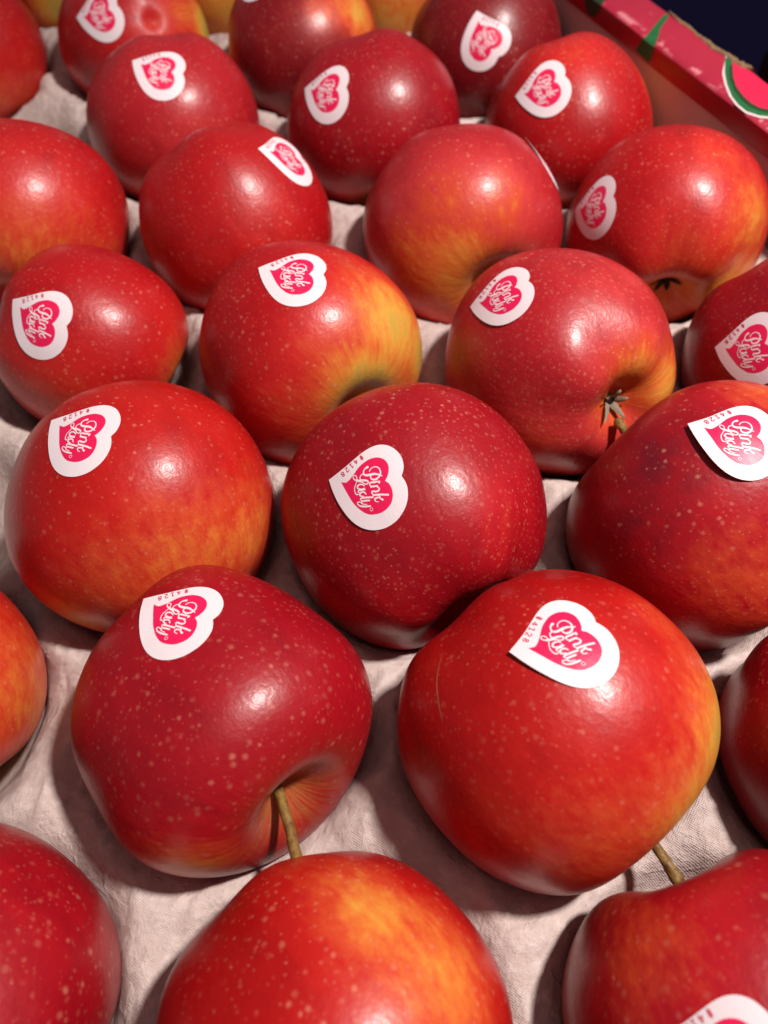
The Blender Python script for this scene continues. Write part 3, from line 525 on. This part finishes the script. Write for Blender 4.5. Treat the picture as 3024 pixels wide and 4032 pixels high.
def make_sticker(apple, bvh, centre, tip, notch, lifts):
    inv = apple.matrix_world.inverted()
    tip, notch, c = Vector(tip), Vector(notch), Vector(centre)
    def up(p):
        return (p - c).normalized()
    midp = (tip + notch) / 2; n = up(midp)
    th = math.atan2(65, 1285)
    def mesh_normal(p, n0):
        return bvh.ray_cast(p + n0 * .02, -n0, .05)[1] or n0
    n = (mesh_normal(tip, n) + mesh_normal(notch, n) + mesh_normal(midp, n)).normalized()
    for _ in range(2):
        e = (notch - tip); e = (e - n * e.dot(n)).normalized()
        ex = Matrix.Rotation(-th, 3, n) @ e; ey = n.cross(ex)
        org = midp + ex * (SO[0] - 737) * KS + ey * -(SO[1] - 657) * KS
        n = (mesh_normal(org, n) * 2 + mesh_normal(org + ex * .006, n) + mesh_normal(org - ex * .006, n) + mesh_normal(org + ey * .006, n) + mesh_normal(org - ey * .006, n)).normalized()
    e = (notch - tip); e = (e - n * e.dot(n)).normalized(); ex = Matrix.Rotation(-th, 3, n) @ e; ey = n.cross(ex)
    def place(p, h):
        x, y = (p[0] - SO[0]) * KS, -(p[1] - SO[1]) * KS
        o = org + n * .03 + ex * x + ey * y
        hit, nn, _, dist = bvh.ray_cast(o, -n, .1)
        if hit is None: hit, nn = org + ex * x + ey * y - n * .012, n
        r2 = (x * x + y * y) / 1e-4
        L = .00005 + .00008 * r2
        for ang, start, amt in lifts:
            a = math.radians(ang); q_ = (x * math.cos(a) + y * math.sin(a) - start / 1000.) / .010
            if q_ > 0: L += amt / 1000. * q_ ** 1.6
        return hit + n * L + nn * h
    V, F = disc(OUT, (790, 800), 9); N = len(OUT)
    top = [place(p, .00006) for p in V]; rim = top[-N:]; low = [place(p, .00001) for p in V[-N:]]
    b = len(top); c_ = b + N; low = rim + low
    F = F + [(b + k, c_ + k, c_ + (k + 1) % N, b + (k + 1) % N) for k in range(N)]
    st = mesh('sticker', [inv @ v for v in top + low], F, M_PAPER, apple)
    V, F = disc(HEART, (880, 790), 8)
    mesh('heart_print', [inv @ place(p, .00009) for p in V], F, M_PINK, st)
    V, F = [], []; h = .00012
    for s_ in STROKES + [RING]:
        v, f = ribbon([(a_, b_, w_ * .82) for a_, b_, w_ in s_]); F += [tuple(i + len(V) for i in q_) for q_ in f]; V += [inv @ place(p, h) for p in v]; h += .000003
    mesh('script_lettering', V, F, M_WHITE, st)
    V, F = [], []; h = .00009
    for s_ in CODE:
        v, f = ribbon(s_, 3, False); F += [tuple(i + len(V) for i in q_) for q_ in f]; V += [inv @ place(p, h) for p in v]; h += .000003
    mesh('code_number', V, F, M_CODE, st)

# ------------------------------------------------------------------ apples
def apple_pts(t, ph, H, rng, stem, cal, lob, sq, calw=.30):
    c, s = np.cos(t), np.sin(t)
    rho = s ** sq * (1 + .035 * c)
    z = H * np.sign(c) * np.abs(c) ** (sq + .04)
    zs = np.where(c > 0, stem * np.exp(-(rho / .27) ** 1.7), 0)
    zc = np.where(c < 0, cal * np.exp(-(rho / calw) ** 2), 0)
    lobes = lob * np.cos(5 * ph + rng.rand() * 6.28) * np.exp(-((t - 2.45) / .45) ** 2)
    a = rng.randn(6) * .012; o = rng.rand(6) * 6.28
    low = a[0] * np.cos(ph + o[0]) * s + a[1] * np.cos(2 * ph + o[1]) * s + a[2] * np.cos(2 * ph + o[2]) * s * c + a[3] * np.cos(3 * ph + o[3]) * s * s + a[4] * np.cos(3 * ph + o[4]) * c * s
    k = 1 + low + lobes
    tilt = .05 * rng.randn() * np.cos(ph + o[5]) * rho
    z2 = z * k - zs + zc + tilt * np.tanh(c * 3) * .8
    return np.stack(np.broadcast_arrays(rho * k * np.cos(ph), rho * k * np.sin(ph), z2), -1)
def axis_frame(ax, spin):
    ax = np.array(ax) / np.linalg.norm(ax); h = np.array([0, 0, 1.]) if abs(ax[2]) < .9 else np.array([1., 0, 0])
    x = np.cross(h, ax); x /= np.linalg.norm(x); y = np.cross(ax, x); c, s = math.cos(spin), math.sin(spin)
    return np.stack([c * x + s * y, -s * x + c * y, ax], 1)

NT_, NP_ = 84, 120
TT = np.linspace(0, 1, NT_); TT = math.pi * (TT - .12 * np.sin(4 * math.pi * TT) / (4 * math.pi) * 1.0); TT = np.clip(TT, 1e-3, math.pi - 1e-3)[:, None]
PH = np.linspace(0, 2 * math.pi, NP_, endpoint=False)[None]
faces = []
for i in range(NT_ - 1):
    for k in range(NP_): faces.append((i * NP_ + k, (i + 1) * NP_ + k, (i + 1) * NP_ + (k + 1) % NP_, i * NP_ + (k + 1) % NP_))
faces += [tuple(range(NP_)), tuple(reversed(range((NT_ - 1) * NP_, NT_ * NP_)))]

for ai, A in enumerate(APPLES):
    cal = A.get('calyx'); R = A['R']
    kw = dict(sq=A['sq'], stem=.30, cal=.22, lob=.02, calw=.30)
    if cal == 'dimple': kw.update(cal=.05, calw=.10, lob=.006)
    if cal == 'open': kw.update(cal=.25, calw=.27, lob=.028)
    if cal == 'dark': kw.update(cal=.34, calw=.25, lob=.03)
    P = apple_pts(TT, PH, A['H'], np.random.RandomState(A['seed']), **kw).reshape(-1, 3)
    B = axis_frame(A['ax'], A['seed'] * 1.7)
    if 'dents' in A:                      # shoulders and hollows of this one fruit
        un = P / np.linalg.norm(P, axis=1)[:, None]; off_ = 0
        for d, rad, dp in A['dents']:
            off_ = off_ - dp * np.exp(-(np.linalg.norm(un - B.T @ np.array(d), axis=1) / rad) ** 2)[:, None] * un
        P = P + off_
    mw = Matrix(B.tolist()).to_4x4(); mw.translation = Vector(A['c'])
    root = empty('apple'); root.matrix_world = mw
    tag(root, A['label'], 'apple', 'apples lying in the paper tray')
    sk = mesh('skin', P * R, faces, skin_material(ai, A['tone'], *A['specks']), root)
    # colour of the fruit: blush patches (true colour of the skin), olive in the hollows, bruises
    Wd = P @ B.T; Wd = Wd / np.linalg.norm(Wd, axis=1)[:, None]
    bl = np.zeros(len(P)); dk = np.zeros(len(P))
    for d, rad, stg in A['blush']:
        gsn = np.exp(-(np.linalg.norm(Wd - np.array(d), axis=1) / (rad * 1.15)) ** 2)
        if stg > 0: bl = np.maximum(bl, stg * gsn) + .25 * np.minimum(bl, stg * gsn)
        else: dk = np.maximum(dk, -stg * gsn)
    rho = np.hypot(P[:, 0], P[:, 1]); pole = np.exp(-(rho / .34) ** 2)
    bl = np.maximum(bl, pole * (.34 if cal is None else .5 if cal != 'dimple' else 0.))
    hol = np.exp(-(rho / .33) ** 2) * (P[:, 2] > 0)
    for nm, val in (('blush', bl), ('dark', dk), ('pole', np.exp(-(rho / .30) ** 2)), ('hollow', hol)):
        at = sk.data.attributes.new(nm, 'FLOAT', 'POINT'); at.data.foreach_set('value', val.astype(np.float32))
    bpy.context.view_layer.update()
    if 'sticker' in A:
        bvh = BVHTree.FromPolygons([mw @ Vector(v) for v in (P * R)], faces)
        make_sticker(root, bvh, A['c'], *A['sticker'])
    inv = mw.inverted()
    if 'scratch' in A:
        bvh = BVHTree.FromPolygons([mw @ Vector(v) for v in (P * R)], faces); V, F = [], []
        L_ = spline(A['scratch'], 8); c_ = Vector(A['c'])
        for i, p in enumerate(L_):
            p = Vector(p); n = (p - c_).normalized(); tg = (Vector(L_[min(i + 1, len(L_) - 1)]) - Vector(L_[max(i - 1, 0)])).normalized(); sd = n.cross(tg)
            wd = .00013 * math.sin(math.pi * (i + .3) / len(L_)) ** .6 * (.7 + .5 * math.sin(i * 1.7) ** 2)
            for sg in (-1, 1):
                h_, n_, _, _ = bvh.ray_cast(p + n * .01 + sd * wd * sg, -n, .03)
                V.append(inv @ (h_ + n_ * .00003))
        F = [(2 * i, 2 * i + 1, 2 * i + 3, 2 * i + 2) for i in range(len(L_) - 1)]
        mesh('scratch', V, F, M_SCAR, root)
    if 'stem' in A:
        e = inv @ Vector(A['stem']); b = Vector((0, 0, (A['H'] - .30) * R - .001))
        m1 = b.lerp(e, .33) + Vector((0, 0, R * .035)); m2 = b.lerp(e, .68) + Vector((0, 0, R * .03))
        pts = spline([tuple(b), tuple(m1), tuple(m2), tuple(e)], 7)
        nn = len(pts); rad = [.00112 * (1 + .1 * (1 - i / nn)) + .0005 * max(0, (i / (nn - 1) - .55) / .45) ** 1.5 for i in range(nn)]
        rad[-1] *= .8
        V, F = tube(pts, rad); mesh('stem', V, F, M_STEM, root)
    if cal in ('open', 'dark'):
        zb = P[-NP_:, 2].mean() * R
        cx = empty('calyx', (0, 0, zb)); cx.parent = root
        rr = random.Random(8); dark = cal == 'dark'
        for k in range(5):
            a = k * 2 * math.pi / 5 + rr.random() * .5; ln = (.0036 + .0020 * rr.random()) * (1 if not dark else 1.1)
            V, F = [], []; cur = .6 + rr.random() * 1.1
            for i in range(7):
                u = i / 6; rr_ = .0012 + ln * (math.sin(cur * u) / cur) * 1.0; zz_ = -(.0012 + ln * u * (.55 + .35 * math.cos(cur * u * 1.6)))
                wd = .0011 * (1 - u) ** .7 + .00012
                for sgn in (-1, 0, 1):
                    V.append((rr_ * math.cos(a) - sgn * wd * math.sin(a), rr_ * math.sin(a) + sgn * wd * math.cos(a), zz_ + abs(sgn) * .0004))
            for i in range(6):
                for j in range(2): F.append((i * 3 + j, i * 3 + j + 1, (i + 1) * 3 + j + 1, (i + 1) * 3 + j))
            mesh('sepal', V, F, M_DARKSEPAL if dark else M_SEPAL, cx)
        V, F = tube([(0, 0, .0015), (0, 0, -.0004), (0, 0, -.001)], [.0026, .0022, .001], 12)
        mesh('calyx_core', V, F, M_DARKSEPAL, cx)
